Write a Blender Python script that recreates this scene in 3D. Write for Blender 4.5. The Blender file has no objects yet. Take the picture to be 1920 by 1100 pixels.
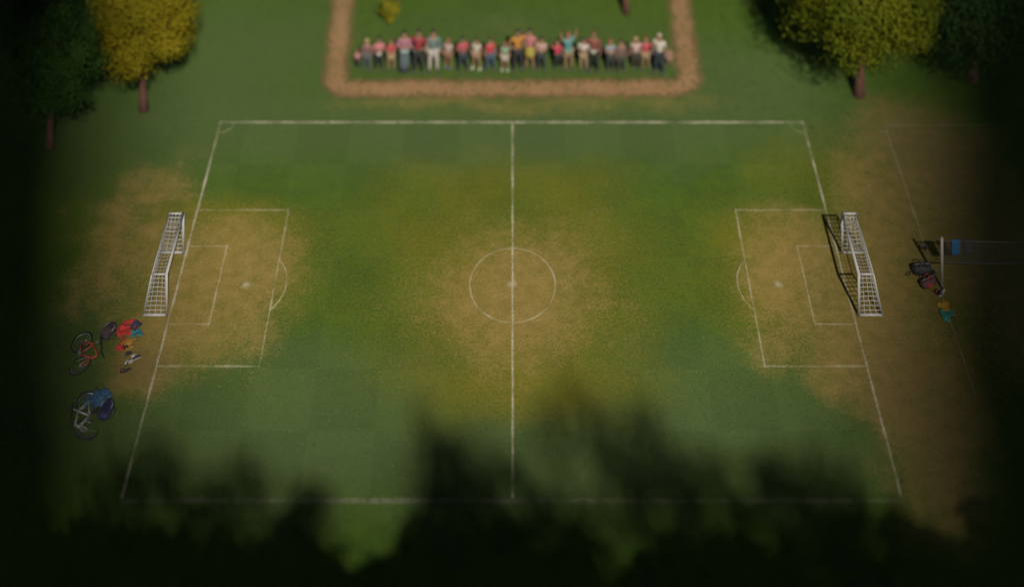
import bpy, bmesh, math, random
import numpy as np
from mathutils import Vector, Matrix, noise as mnoise

sc = bpy.context.scene
COL = sc.collection

# ------------------------------------------------------------------ camera
# A view camera 46 m up, looking level, with a falling lens shift (verticals stay vertical).
H, F, HZ = 46.0, 2732.0, -1842.0          # height, focal length and horizon in pixels of a 1920 wide frame
cam_d = bpy.data.cameras.new("camera")
cam = bpy.data.objects.new("camera", cam_d)
COL.objects.link(cam)
cam.location = (0, 0, H)
cam.rotation_euler = (math.radians(90), 0, 0)
cam_d.sensor_width = 36.0
cam_d.sensor_fit = 'HORIZONTAL'
cam_d.lens = 36.0 * F / 1920.0
cam_d.shift_y = -(550.0 - HZ) / 1920.0
cam_d.clip_end = 5000.0
cam_d.dof.use_dof = True
cam_d.dof.focus_distance = 51.3
cam_d.dof.aperture_fstop = 0.055
sc.camera = cam

# ------------------------------------------------------------------ sky, sun, exposure
SUN_EL, SUN_AZ = math.radians(40), math.radians(12)      # sun behind the camera, to the right
w = bpy.data.worlds.new("World"); sc.world = w; w.use_nodes = True
nt = w.node_tree
sky = nt.nodes.new("ShaderNodeTexSky"); sky.sky_type = 'NISHITA'; sky.sun_disc = False
sky.sun_elevation = SUN_EL; sky.sun_rotation = math.pi - SUN_AZ
bg = nt.nodes["Background"]; bg.inputs[1].default_value = 0.09
nt.links.new(sky.outputs[0], bg.inputs[0])

sun_d = bpy.data.lights.new("sun", 'SUN'); sun_d.energy = 4.3; sun_d.angle = math.radians(1.3)
sun_d.color = (1.0, 0.94, 0.82)
sun = bpy.data.objects.new("sun", sun_d); COL.objects.link(sun)
TRAVEL = Vector((-math.sin(SUN_AZ) * math.cos(SUN_EL), math.cos(SUN_AZ) * math.cos(SUN_EL), -math.sin(SUN_EL)))
sun.rotation_euler = TRAVEL.to_track_quat('-Z', 'Y').to_euler()
SHX, SHY = TRAVEL.x / -TRAVEL.z, TRAVEL.y / -TRAVEL.z     # shadow run per metre of height

sc.view_settings.view_transform = 'Standard'
sc.view_settings.look = 'None'
sc.view_settings.gamma = 1.0
sc.view_settings.exposure = 0.2
sc.render.resolution_x = 1024; sc.render.resolution_y = 586
sc.render.engine = 'CYCLES'

# ------------------------------------------------------------------ helpers
def gp(x, y, h=0.0):
    """ground point seen at pixel x, y of the 1920 wide photograph"""
    v = y - HZ
    return Vector(((x - 960) * H / v, F * H / v, h))

def link(o): COL.objects.link(o); return o

def tag(o, label=None, cat=None, group=None, kind=None):
    if label: o['label'] = label
    if cat: o['category'] = cat
    if group: o['group'] = group
    if kind: o['kind'] = kind
    return o

def empty(name, loc=(0, 0, 0), mat=None):
    o = link(bpy.data.objects.new(name, None)); o.empty_display_size = 0.2
    if mat is not None: o.matrix_world = mat
    else: o.location = loc
    return o

def mesh_obj(name, me, mat, parent=None, smooth=True):
    o = link(bpy.data.objects.new(name, me))
    if mat: me.materials.append(mat)
    if smooth: me.polygons.foreach_set('use_smooth', [True] * len(me.polygons))
    if parent is not None: o.parent = parent
    return o

def bm_obj(name, bm, mat, parent=None, smooth=True):
    me = bpy.data.meshes.new(name); bm.to_mesh(me); bm.free()
    return mesh_obj(name, me, mat, parent, smooth)

def tube(bm, pts, r, seg=8, cap=True):
    pts = [Vector(p) for p in pts]
    n = len(pts); rs = r if isinstance(r, (list, tuple)) else [r] * n
    rings = []; prev = None
    for i, p in enumerate(pts):
        t = (pts[min(i + 1, n - 1)] - pts[max(i - 1, 0)])
        if t.length < 1e-9: t = Vector((0, 0, 1))
        t.normalize()
        if prev is None:
            a = Vector((0, 0, 1)) if abs(t.z) < .9 else Vector((1, 0, 0))
            u = t.cross(a).normalized()
        else:
            u = (prev - t * prev.dot(t)).normalized()
        prev = u; wv = t.cross(u)
        rings.append([bm.verts.new(p + (u * math.cos(2 * math.pi * k / seg) + wv * math.sin(2 * math.pi * k / seg)) * rs[i]) for k in range(seg)])
    for a, b in zip(rings, rings[1:]):
        for k in range(seg):
            bm.faces.new((a[k], a[(k + 1) % seg], b[(k + 1) % seg], b[k]))
    if cap:
        bm.faces.new(rings[0][::-1]); bm.faces.new(rings[-1])

def torus(bm, c, R, r, axis='Y', seg=36, ms=8):
    vs = []
    for i in range(seg):
        a = 2 * math.pi * i / seg; ring = []
        for k in range(ms):
            b = 2 * math.pi * k / ms
            q = R + r * math.cos(b)
            ring.append(bm.verts.new(Vector(c) + Vector((q * math.cos(a), r * math.sin(b), q * math.sin(a)))))
        vs.append(ring)
    for i in range(seg):
        for k in range(ms):
            bm.faces.new((vs[i][k], vs[(i + 1) % seg][k], vs[(i + 1) % seg][(k + 1) % ms], vs[i][(k + 1) % ms]))

def ellipsoid(bm, c, r, u=12, v=8, rot=None, keep=None):
    res = bmesh.ops.create_uvsphere(bm, u_segments=u, v_segments=v, radius=1.0)
    M = Matrix.Translation(c) @ (rot.to_4x4() if rot else Matrix.Identity(4)) @ Matrix.Diagonal((r[0], r[1], r[2], 1))
    bmesh.ops.transform(bm, matrix=M, verts=res['verts'])
    return res['verts']

def rbox(bm, c, s, bev=0.02, seg=2, rot=None):
    res = bmesh.ops.create_cube(bm, size=1.0)
    M = Matrix.Translation(c) @ (rot.to_4x4() if rot else Matrix.Identity(4)) @ Matrix.Diagonal((s[0], s[1], s[2], 1))
    bmesh.ops.transform(bm, matrix=M, verts=res['verts'])
    if bev > 0:
        es = list({e for v in res['verts'] for e in v.link_edges})
        bmesh.ops.bevel(bm, geom=es, offset=bev, segments=seg, affect='EDGES', profile=.5)

# ------------------------------------------------------------------ materials
def N(t, kind, **kw):
    n = t.nodes.new(kind)
    for k, v in kw.items(): setattr(n, k, v)
    return n

_m = {}
def cmat(name, col, rough=0.8, var=0.12, scale=14.0, metal=0.0, bump=0.0):
    key = (name, tuple(col), rough)
    if key in _m: return _m[key]
    m = bpy.data.materials.new(name); m.use_nodes = True; t = m.node_tree
    b = t.nodes["Principled BSDF"]
    b.inputs["Roughness"].default_value = rough; b.inputs["Metallic"].default_value = metal
    tc = N(t, "ShaderNodeTexCoord"); no = N(t, "ShaderNodeTexNoise"); no.inputs["Scale"].default_value = scale
    no.inputs["Detail"].default_value = 4
    t.links.new(tc.outputs["Object"], no.inputs["Vector"])
    mx = N(t, "ShaderNodeMix", data_type='RGBA')
    mx.inputs[6].default_value = tuple(c * (1 - var) for c in col) + (1,)
    mx.inputs[7].default_value = tuple(min(1, c * (1 + var)) for c in col) + (1,)
    t.links.new(no.outputs["Fac"], mx.inputs[0]); t.links.new(mx.outputs[2], b.inputs["Base Color"])
    if bump:
        bp = N(t, "ShaderNodeBump"); bp.inputs["Strength"].default_value = bump; bp.inputs["Distance"].default_value = 0.02
        t.links.new(no.outputs["Fac"], bp.inputs["Height"]); t.links.new(bp.outputs[0], b.inputs["Normal"])
    _m[key] = m
    return m

def leaf_mat(name, ca, cb, cc):
    m = bpy.data.materials.new(name); m.use_nodes = True; t = m.node_tree
    b = t.nodes["Principled BSDF"]; b.inputs["Roughness"].default_value = .7; b.inputs["Specular IOR Level"].default_value = .12
    at = N(t, "ShaderNodeAttribute", attribute_name="rnd")
    ramp = N(t, "ShaderNodeValToRGB"); cr = ramp.color_ramp
    cr.elements[0].color = ca + (1,); cr.elements[1].color = cc + (1,)
    e = cr.elements.new(.5); e.color = cb + (1,)
    tc = N(t, "ShaderNodeTexCoord"); no = N(t, "ShaderNodeTexNoise"); no.inputs["Scale"].default_value = .55
    t.links.new(tc.outputs["Object"], no.inputs["Vector"])
    ma = N(t, "ShaderNodeMath", operation='MULTIPLY_ADD'); ma.inputs[1].default_value = .45
    t.links.new(at.outputs["Fac"], ma.inputs[0])
    mr = N(t, "ShaderNodeMapRange"); mr.inputs[1].default_value = .3; mr.inputs[2].default_value = .7
    mr.inputs[3].default_value = 0; mr.inputs[4].default_value = .55
    t.links.new(no.outputs["Fac"], mr.inputs[0]); t.links.new(mr.outputs[0], ma.inputs[2])
    t.links.new(ma.outputs[0], ramp.inputs[0]); t.links.new(ramp.outputs[0], b.inputs["Base Color"])
    tr = N(t, "ShaderNodeBsdfTranslucent"); t.links.new(ramp.outputs[0], tr.inputs[0])
    ms = N(t, "ShaderNodeMixShader"); ms.inputs[0].default_value = .45
    t.links.new(b.outputs[0], ms.inputs[1]); t.links.new(tr.outputs[0], ms.inputs[2])
    t.links.new(ms.outputs[0], t.nodes["Material Output"].inputs[0])
    return m

def ground_mat():
    m = bpy.data.materials.new("turf_and_dirt"); m.use_nodes = True; t = m.node_tree; L = t.links.new
    b = t.nodes["Principled BSDF"]; b.inputs["Roughness"].default_value = .95
    b.inputs["Specular IOR Level"].default_value = .1
    geo = N(t, "ShaderNodeNewGeometry")
    def noise(scale, detail=4, stretch=(1, 1, 1), rough=.6):
        mp = N(t, "ShaderNodeMapping"); mp.inputs["Scale"].default_value = stretch
        L(geo.outputs["Position"], mp.inputs[0])
        n = N(t, "ShaderNodeTexNoise"); n.inputs["Scale"].default_value = scale; n.inputs["Detail"].default_value = detail
        n.inputs["Roughness"].default_value = rough
        L(mp.outputs[0], n.inputs["Vector"]); return n.outputs["Fac"]
    def math_(op, a, b_, c=None):
        n = N(t, "ShaderNodeMath", operation=op)
        for i, x in enumerate((a, b_, c)):
            if x is None: continue
            if isinstance(x, (int, float)): n.inputs[i].default_value = x
            else: L(x, n.inputs[i])
        return n.outputs[0]
    def mrange(x, a, b_, c=0., d=1., smooth=False):
        n = N(t, "ShaderNodeMapRange"); n.interpolation_type = 'SMOOTHSTEP' if smooth else 'LINEAR'
        for i, q in enumerate((a, b_, c, d)): n.inputs[i + 1].default_value = q
        L(x, n.inputs[0]); return n.outputs[0]
    def mix(f, ca, cb, blend='MIX'):
        n = N(t, "ShaderNodeMix", data_type='RGBA'); n.blend_type = blend
        if isinstance(f, (int, float)): n.inputs[0].default_value = f
        else: L(f, n.inputs[0])
        for i, c in ((6, ca), (7, cb)):
            if isinstance(c, tuple): n.inputs[i].default_value = c + (1,)
            else: L(c, n.inputs[i])
        return n.outputs[2]
    def attr(nm): return N(t, "ShaderNodeAttribute", attribute_name=nm).outputs["Fac"]
    fine = noise(24, 5, (1.5, .75, 1), .75)
    grit = noise(9, 6, (1, 1, 1), .7)
    mid = noise(2.2, 4); big = noise(.35, 3)
    dirt, dry, mow = attr("dirt"), attr("dry"), attr("mow")
    # grass
    g = mix(mrange(big, .35, .65), (.057, .105, .013), (.073, .121, .0125))
    g = mix(mrange(mid, .35, .7), g, (.050, .097, .016))
    cool = attr("cool")
    g = mix(cool, g, (.076, .113, .040))
    g = mix(1.0, g, mix(mow, (.945, .95, .945), (1.055, 1.045, 1.04)), 'MULTIPLY')
    # dry grass
    dn = math_('ADD', dry, math_('MULTIPLY_ADD', grit, .9, -.45))
    g = mix(mrange(dn, .12, .95, 0, 1, True), g, (.17, .145, .014))
    # bare soil
    dd = math_('ADD', dirt, math_('MULTIPLY_ADD', grit, 1.25, -.66))
    dd = math_('ADD', dd, math_('MULTIPLY_ADD', mid, .7, -.35))
    dd = math_('ADD', dd, math_('MULTIPLY_ADD', fine, .5, -.25))
    soil = mix(mrange(mid, .3, .7), (.24, .164, .050), (.29, .202, .066))
    soil = mix(attr("red"), soil, (.15, .095, .05))
    g = mix(mrange(dd, .08, 1.12, 0, .92, True), g, soil)
    # straw specks
    sp = noise(16, 2, (1, 1, 1), .5)
    g = mix(mrange(math_('MULTIPLY', mrange(sp, .68, .76), mrange(mid, .36, .56)), 0, 1, 0, .7), g, (.36, .29, .11))
    val = mrange(fine, .25, .75, .40, 1.60)
    cv = N(t, "ShaderNodeCombineColor"); [L(val, cv.inputs[i]) for i in range(3)]
    g = mix(1.0, g, cv.outputs[0], 'MULTIPLY')
    L(g, b.inputs["Base Color"])
    bp = N(t, "ShaderNodeBump"); bp.inputs["Strength"].default_value = .55; bp.inputs["Distance"].default_value = .03
    L(fine, bp.inputs["Height"]); L(bp.outputs[0], b.inputs["Normal"])
    return m

def paint_mat(name, col, cover):
    """chalk line worn by feet: noise decides where it is left"""
    m = bpy.data.materials.new(name); m.use_nodes = True; t = m.node_tree; L = t.links.new
    b = t.nodes["Principled BSDF"]; b.inputs["Roughness"].default_value = .9
    b.inputs["Base Color"].default_value = col + (1,)
    geo = N(t, "ShaderNodeNewGeometry")
    a = N(t, "ShaderNodeTexNoise"); a.inputs["Scale"].default_value = 18; a.inputs["Detail"].default_value = 6; a.inputs["Roughness"].default_value = .75
    c = N(t, "ShaderNodeTexNoise"); c.inputs["Scale"].default_value = 1.1; c.inputs["Detail"].default_value = 3
    L(geo.outputs["Position"], a.inputs[0]); L(geo.outputs["Position"], c.inputs[0])
    s = N(t, "ShaderNodeMath", operation='MULTIPLY_ADD'); s.inputs[1].default_value = .8
    L(c.outputs["Fac"], s.inputs[0]); L(a.outputs["Fac"], s.inputs[2])
    ed = N(t, "ShaderNodeAttribute", attribute_name="edge")
    s2 = N(t, "ShaderNodeMath", operation='MULTIPLY_ADD'); s2.inputs[1].default_value = -.38
    L(ed.outputs["Fac"], s2.inputs[0]); L(s.outputs[0], s2.inputs[2])
    r = N(t, "ShaderNodeMapRange"); r.inputs[1].default_value = .62; r.inputs[2].default_value = 1.0
    r.inputs[3].default_value = 0; r.inputs[4].default_value = cover
    L(s2.outputs[0], r.inputs[0]); L(r.outputs[0], b.inputs["Alpha"])
    return m

# ------------------------------------------------------------------ unseen deck added above the frame, its gap shaped to darken the margins
def build_shade_deck():
    zc = 215.0
    corners = [gp(225, -190), gp(1680, -190), gp(1640, 500), gp(1585, 1030), gp(315, 1030), gp(245, 500)]
    off = Vector((-SHX * zc, -SHY * zc, 0))
    n_side = 40; inner = []
    for i in range(len(corners)):
        a, b = corners[i], corners[(i + 1) % len(corners)]
        for k in range(n_side): inner.append(a.lerp(b, k / n_side))
    cen = sum(inner, Vector()) / len(inner)
    n = len(inner)
    bm = bmesh.new()
    def ring(scale, z, amp, wob):
        vs = []
        for i, p in enumerate(inner):
            d = p - cen; q = cen + d * scale
            q = q + d.normalized() * (wob * (mnoise.noise(Vector((p.x * .35, p.y * .35, z * .1))) ))
            zz = z + amp * mnoise.noise(Vector((q.x * .02, q.y * .02, z)))
            vs.append(bm.verts.new((q.x + off.x, q.y + off.y, zz)))
        return vs
    rings = [ring(45, zc + 30, 4, 0), ring(18, zc + 30, 6, 0), ring(7, zc + 22, 4, 0), ring(3, zc + 8, 2, 2), ring(1.6, zc + 2.2, .6, 1.6), ring(1.15, zc + .5, .2, 1.2),
             ring(1.0, zc, 0, .9), ring(1.12, zc - .3, .2, 1), ring(1.5, zc - 1.5, .6, 1.4), ring(3, zc - 4, 2, 2), ring(7, zc - 6, 6, 0), ring(18, zc - 4, 6, 0), ring(45, zc + 2, 4, 0)]
    for a, b in zip(rings, rings[1:]):
        for k in range(n): bm.faces.new((a[k], a[(k + 1) % n], b[(k + 1) % n], b[k]))
    a, b = rings[-1], rings[0]
    for k in range(n): bm.faces.new((a[k], a[(k + 1) % n], b[(k + 1) % n], b[k]))
    o = bm_obj("shade_deck", bm, cmat("shade_deck_grey", (.5, .5, .52), 1.0, .1, .03))
    tag(o, kind="structure")
build_shade_deck()

# ------------------------------------------------------------------ ground masks
rng = np.random.default_rng(7)
def fnoise(X, Y, s, seed=0):
    """cheap smooth value noise on arrays"""
    r = np.random.default_rng(seed).random((256, 256))
    def samp(x, y):
        xi = np.floor(x).astype(int); yi = np.floor(y).astype(int); fx = x - xi; fy = y - yi
        fx = fx * fx * (3 - 2 * fx); fy = fy * fy * (3 - 2 * fy)
        g = lambda a, b: r[a % 256, b % 256]
        return (g(xi, yi) * (1 - fx) + g(xi + 1, yi) * fx) * (1 - fy) + (g(xi, yi + 1) * (1 - fx) + g(xi + 1, yi + 1) * fx) * fy
    return (samp(X * s, Y * s) * .55 + samp(X * s * 2.1 + 7, Y * s * 2.1 + 3) * .3 + samp(X * s * 4.3 + 1, Y * s * 4.3 + 9) * .15) - .5

# blobs: x, y, half width, half height in photograph pixels (turned into metres on the ground), strength
DIRT = [(958, 535, 120, 110, .95), (958, 525, 240, 150, .30), (960, 640, 110, 100, .36), (1100, 600, 120, 90, .25), (840, 590, 140, 80, .22), (1090, 430, 130, 80, .2),
        (460, 470, 105, 80, .75), (430, 540, 130, 130, .72), (420, 640, 110, 60, .35), (500, 560, 60, 90, .4), (380, 560, 60, 120, .5),
        (1490, 470, 110, 90, .6), (1520, 540, 130, 150, .72), (1450, 600, 70, 60, .4), (1570, 660, 90, 80, .55), (1420, 665, 45, 45, .55), (1590, 730, 60, 60, .5), (1470, 530, 70, 60, .45),
        (255, 500, 100, 150, .9), (210, 400, 140, 50, .55), (285, 620, 80, 90, .75), (235, 680, 90, 60, .7), (255, 705, 70, 55, .6), (190, 560, 80, 60, .5), (150, 520, 70, 60, .4), (270, 350, 110, 40, .45), (350, 290, 45, 22, .35),
        (1660, 420, 90, 190, .8), (1690, 620, 110, 220, .85), (1760, 300, 140, 110, .75), (1850, 480, 130, 260, .85), (1690, 250, 90, 70, .45), (1740, 760, 110, 200, .85), (1740, 940, 90, 130, .6),
        (1640, 200, 60, 26, .3), (1480, 390, 30, 18, .4),
        (960, 195, 330, 22, .5), (740, 196, 120, 18, .25), (960, 50, 60, 30, .2), (1240, 180, 120, 22, .3)]
DRY = [(960, 470, 330, 200, 0.40), (960, 650, 330, 170, 0.30), (1160, 430, 190, 120, 0.25), (780, 430, 170, 130, 0.22), (1000, 700, 200, 130, 0.22), (470, 410, 130, 60, 0.36), (560, 500, 60, 110, 0.25), (1430, 430, 120, 90, 0.32), (1400, 560, 90, 120, 0.22),
       (420, 560, 160, 160, 0.29), (1510, 560, 170, 180, 0.29), (1460, 310, 110, 70, 0.29), (330, 560, 120, 160, 0.29), (230, 420, 190, 130, 0.29), (1590, 320, 90, 140, 0.32), (700, 330, 110, 40, 0.11), (900, 340, 110, 50, 0.22), (1100, 330, 160, 50, 0.14),
       (500, 740, 190, 50, 0.14), (860, 740, 140, 70, 0.18), (1060, 750, 150, 70, 0.22), (960, 200, 420, 30, 0.25), (1240, 720, 150, 60, 0.11)]
COOL = [(960, 240, 620, 75, .9), (500, 800, 330, 130, .8), (1380, 790, 330, 130, .7), (960, 860, 700, 120, .8), (300, 240, 260, 110, .6), (1400, 150, 190, 90, .7), (470, 100, 190, 110, .7), (960, 80, 330, 70, .5), (700, 690, 190, 60, .5), (130, 700, 150, 160, .6), (560, 650, 60, 60, .4), (1280, 660, 130, 60, .4)]
RED = [(1760, 260, 170, 150, .55), (1760, 800, 120, 230, .45), (1880, 480, 110, 260, .5), (240, 690, 80, 50, .4)]

def field(blobs, X, Y, seed):
    wx = fnoise(X, Y, .45, seed) * 1.6 + fnoise(X, Y, 1.3, seed + 1) * .5
    wy = fnoise(X, Y, .45, seed + 2) * 1.6 + fnoise(X, Y, 1.3, seed + 3) * .5
    out = np.zeros_like(X)
    for (x, y, rx, ry, s) in blobs:
        c = gp(x, y); v = y - HZ
        rX = rx * H / v * 1.12; rY = ry * F * H / v ** 2 * 1.12
        d = np.sqrt(((X + wx - c.x) / rX) ** 2 + ((Y + wy - c.y) / rY) ** 2)
        k = np.clip((1.45 - d) / 1.3, 0, 1); k = k * k * (3 - 2 * k)
        out = 1 - (1 - out) * (1 - k * s)
    return out

PX0, PX1, PY0, PY1 = -12.13, 12.11, 45.2, 60.66      # the pitch
GM = ground_mat()
def sheet(name, xs, ys, z, mow):
    X, Y = np.meshgrid(xs, ys); nx, ny = len(xs), len(ys)
    co = np.stack([X, Y, np.full_like(X, z)], -1).reshape(-1, 3)
    idx = np.arange(nx * ny).reshape(ny, nx)
    fa = np.stack([idx[:-1, :-1], idx[:-1, 1:], idx[1:, 1:], idx[1:, :-1]], -1).reshape(-1, 4)
    me = bpy.data.meshes.new(name); me.from_pydata(co.tolist(), [], fa.tolist())
    inpitch = (X > PX0) & (X < PX1) & (Y > PY0) & (Y < PY1)
    def put(nm, arr):
        a = me.attributes.new(nm, 'FLOAT', 'POINT'); a.data.foreach_set('value', arr.astype(np.float32).ravel())
    d = field(DIRT, X, Y, 11) + fnoise(X, Y, .8, 5) * .22
    g2 = fnoise(X, Y, .5, 21)
    side = np.clip((np.abs(X) - 12.2) * 2, 0, 1) * np.clip((58.5 - Y) * .5, 0, 1)
    d = d - side * np.clip(g2 * 2.4, 0, .35) * (X < 0)
    put("dirt", np.clip(d, 0, 1)); put("dry", np.clip(field(DRY, X, Y, 31) + fnoise(X, Y, .6, 8) * .25, 0, 1))
    put("cool", np.clip(field(COOL, X, Y, 51), 0, 1)); put("red", np.clip(field(RED, X, Y, 71), 0, 1))
    if mow:
        i = np.floor(X / 2.208 + 100).astype(int); j = np.floor((Y - PY0) / 2.208).astype(int)
        mw = ((i + j) % 2).astype(float)
    else: mw = np.full_like(X, .5)
    put("mow", mw)
    return tag(mesh_obj(name, me, GM, None, False), kind="structure")
xs = np.concatenate([[-900, -400, -150, -60, -34], np.arange(-26, 26.01, .14), [34, 60, 150, 400, 900]])
ys = np.concatenate([[-500, -100, 0, 20, 34], np.arange(40, 74.01, .14), [80, 100, 150, 400, 1200]])
sheet("ground", xs, ys, 0.0, False)
sheet("football_pitch", np.linspace(PX0, PX1, 246), np.linspace(PY0, PY1, 157), 0.004, True)

def grass():
    r = np.random.default_rng(5); n = 45000
    x = r.uniform(-23, 23, n); y = r.uniform(42.5, 69, n)
    d = field(DIRT, x, y, 11) + fnoise(x, y, .5, 77) * .6
    k = r.random(n) > d * 1.35; x, y = x[k], y[k]; n = len(x)
    inp = (x > PX0) & (x < PX1) & (y > PY0) & (y < PY1)
    hh = np.where(inp, r.uniform(.025, .05, n), r.uniform(.04, .1, n)); V = []
    for q in range(4):
        a = r.uniform(0, 6.283, n); ox = r.normal(0, .02, n); oy = r.normal(0, .02, n); lean = hh * r.uniform(.8, 1.9, n); b = r.uniform(0, 6.283, n)
        w_ = .007 + .006 * r.random(n)
        c = np.stack([x + ox, y + oy, np.full(n, .003)], -1); t = np.stack([np.cos(a) * w_, np.sin(a) * w_, np.zeros(n)], -1)
        V.append(np.stack([c - t, c + t, c + np.stack([np.cos(b) * lean, np.sin(b) * lean, hh], -1)], 1))
    co = np.concatenate(V).reshape(-1, 3); fa = np.arange(len(co)).reshape(-1, 3)
    me = bpy.data.meshes.new("grass"); me.from_pydata(co.tolist(), [], fa.tolist())
    for nm, arr in (("dirt", field(DIRT, x, y, 11) * .8), ("dry", field(DRY, x, y, 31)), ("cool", field(COOL, x, y, 51)), ("mow", np.full(n, .8))):
        at = me.attributes.new(nm, 'FLOAT', 'POINT'); at.data.foreach_set('value', np.tile(np.repeat(arr, 3), 4).astype(np.float32))
    tag(mesh_obj("grass", me, GM, None, False), kind="stuff")
grass()

# ------------------------------------------------------------------ pitch markings and paths
class Strip:
    """flat lines laid on the ground, three vertices across so that their edges can fray"""
    def __init__(s): s.v = []; s.f = []; s.e = []
    def poly(s, pts, wd, z, closed=False, wob=.012, seed=0):
        pts = [Vector((p[0], p[1], 0)) for p in pts]; dense = []
        m = len(pts)
        for i in range(m if closed else m - 1):
            a, b = pts[i], pts[(i + 1) % m]; k = max(1, int((b - a).length / .12))
            dense += [a.lerp(b, j / k) for j in range(k)]
        if not closed: dense.append(pts[-1])
        n = len(dense); base = len(s.v)
        for i, p in enumerate(dense):
            if closed: t = dense[(i + 1) % n] - dense[i - 1]
            else: t = dense[min(i + 1, n - 1)] - dense[max(i - 1, 0)]
            t.normalize(); nn = Vector((-t.y, t.x, 0))
            wv = wob * mnoise.noise(Vector((p.x * 1.7, p.y * 1.7, seed)))
            ww = wd * (1 + .25 * mnoise.noise(Vector((p.x * 2.3, p.y * 2.3, seed + 5))))
            for q, e in ((-.5, 1), (-.25, .5 if wd > 1 else .25), (0, 0), (.25, .5 if wd > 1 else .25), (.5, 1)):
                pp = p + nn * (q * ww + wv); s.v.append((pp.x, pp.y, z)); s.e.append(e)
        for i in range(n if closed else n - 1):
            j = (i + 1) % n
            for k in range(4): s.f.append((base + i * 5 + k, base + i * 5 + k + 1, base + j * 5 + k + 1, base + j * 5 + k))
    def disc(s, c, r, z):
        b = len(s.v); s.v.append((c[0], c[1], z)); s.e.append(-.6)
        for k in range(20):
            a = k * math.pi / 10; rr = r * (1 + .2 * mnoise.noise(Vector((c[0] + math.cos(a), c[1] + math.sin(a), 0))))
            s.v.append((c[0] + rr * math.cos(a), c[1] + rr * math.sin(a), z)); s.e.append(1.0)
        for k in range(20): s.f.append((b, b + 1 + k, b + 1 + (k + 1) % 20))
    def build(s, name, mat):
        me = bpy.data.meshes.new(name); me.from_pydata(s.v, [], s.f)
        a = me.attributes.new("edge", 'FLOAT', 'POINT'); a.data.foreach_set('value', s.e)
        return tag(mesh_obj(name, me, mat, None, False), kind="structure")

def arc(c, r, a0, a1, n=24): return [(c[0] + r * math.cos(a0 + (a1 - a0) * i / n), c[1] + r * math.sin(a0 + (a1 - a0) * i / n)) for i in range(n + 1)]
CY = 52.9
Z = .008
st = Strip()
st.poly([(PX0 - .05, PY1), (PX1 + .05, PY1)], .13, Z)
st.build("touchline_marking", paint_mat("chalk", (.60, .56, .42), .74))
st = Strip()
st.poly([(PX0 - .05, PY0), (PX1 + .05, PY0)], .24, Z, seed=3)
st.build("near_touchline_marking", paint_mat("trodden_chalk", (.5, .48, .38), .22))
st = Strip()
st.poly([(PX0, PY1 - .07), (PX0, PY0 + .09)], .125, Z, seed=1)
st.poly([(PX1, PY1 - .07), (PX1, PY0 + .09)], .125, Z, seed=2)
st.poly([(.02, PY1 - .07), (.02, PY0 + .09)], .12, Z + .001, seed=4)
P = math.pi
st.poly(arc((PX0, PY1), .58, -P / 2 + .1, -.1, 10), .07, Z)
st.poly(arc((PX1, PY1), .58, -P + .1, -P / 2 - .1, 10), .07, Z)
st.build("goal_line_marking", paint_mat("scuffed_chalk", (.60, .56, .40), .64))
st = Strip()
st.poly(arc((.02, CY), 1.55, 0, 2 * P, 72)[:-1], .09, Z, closed=True)
st.disc((.02, CY), .24, Z + .002)
for sgn, ox in ((-1, PX0), (1, PX1)):
    fx = sgn * 8.62; gx = sgn * 10.67
    st.poly([(ox - sgn * .07, 56.2), (fx, 56.2)], .1, Z, seed=7)
    st.poly([(fx, 56.26), (fx, 49.66)], .1, Z + .001, seed=8)
    st.poly([(ox - sgn * .07, 49.7), (fx, 49.7)], .12, Z, seed=9)
    c = (sgn * 9.66, CY); aa = math.acos(1.0 / 1.47) 
    aa = .77
    if sgn < 0: st.poly(arc(c, 1.47, -aa, aa, 16), .085, Z)
    else: st.poly(arc(c, 1.47, P - aa, P + aa, 16), .085, Z)
    st.disc(c, .23, Z + .002)
st.build("box_marking", paint_mat("worn_chalk", (.60, .54, .36), .46))
st = Strip()
for sgn, ox in ((-1, PX0), (1, PX1)):
    gx = sgn * 10.67
    st.poly([(ox - sgn * .07, 54.55), (gx, 54.55)], .085, Z, seed=10)
    st.poly([(gx, 54.6), (gx, 51.26)], .085, Z + .001, seed=11)
    st.poly([(ox - sgn * .07, 51.3), (gx, 51.3)], .085, Z, seed=12)
st.build("goal_area_marking", paint_mat("faint_chalk", (.60, .53, .34), .50))
st = Strip()
st.poly([(15.47, 60.45), (15.47, 48.6)], .11, .006, seed=20)
st.poly([(15.53, 60.47), (24.5, 60.55)], .08, .006, seed=21)
st.poly(arc((15.47, 60.45), .36, P + .1, P * 1.5 - .1, 8), .06, .006)
st.build("second_pitch_marking", paint_mat("dusty_chalk", (.5, .43, .3), .40))

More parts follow.
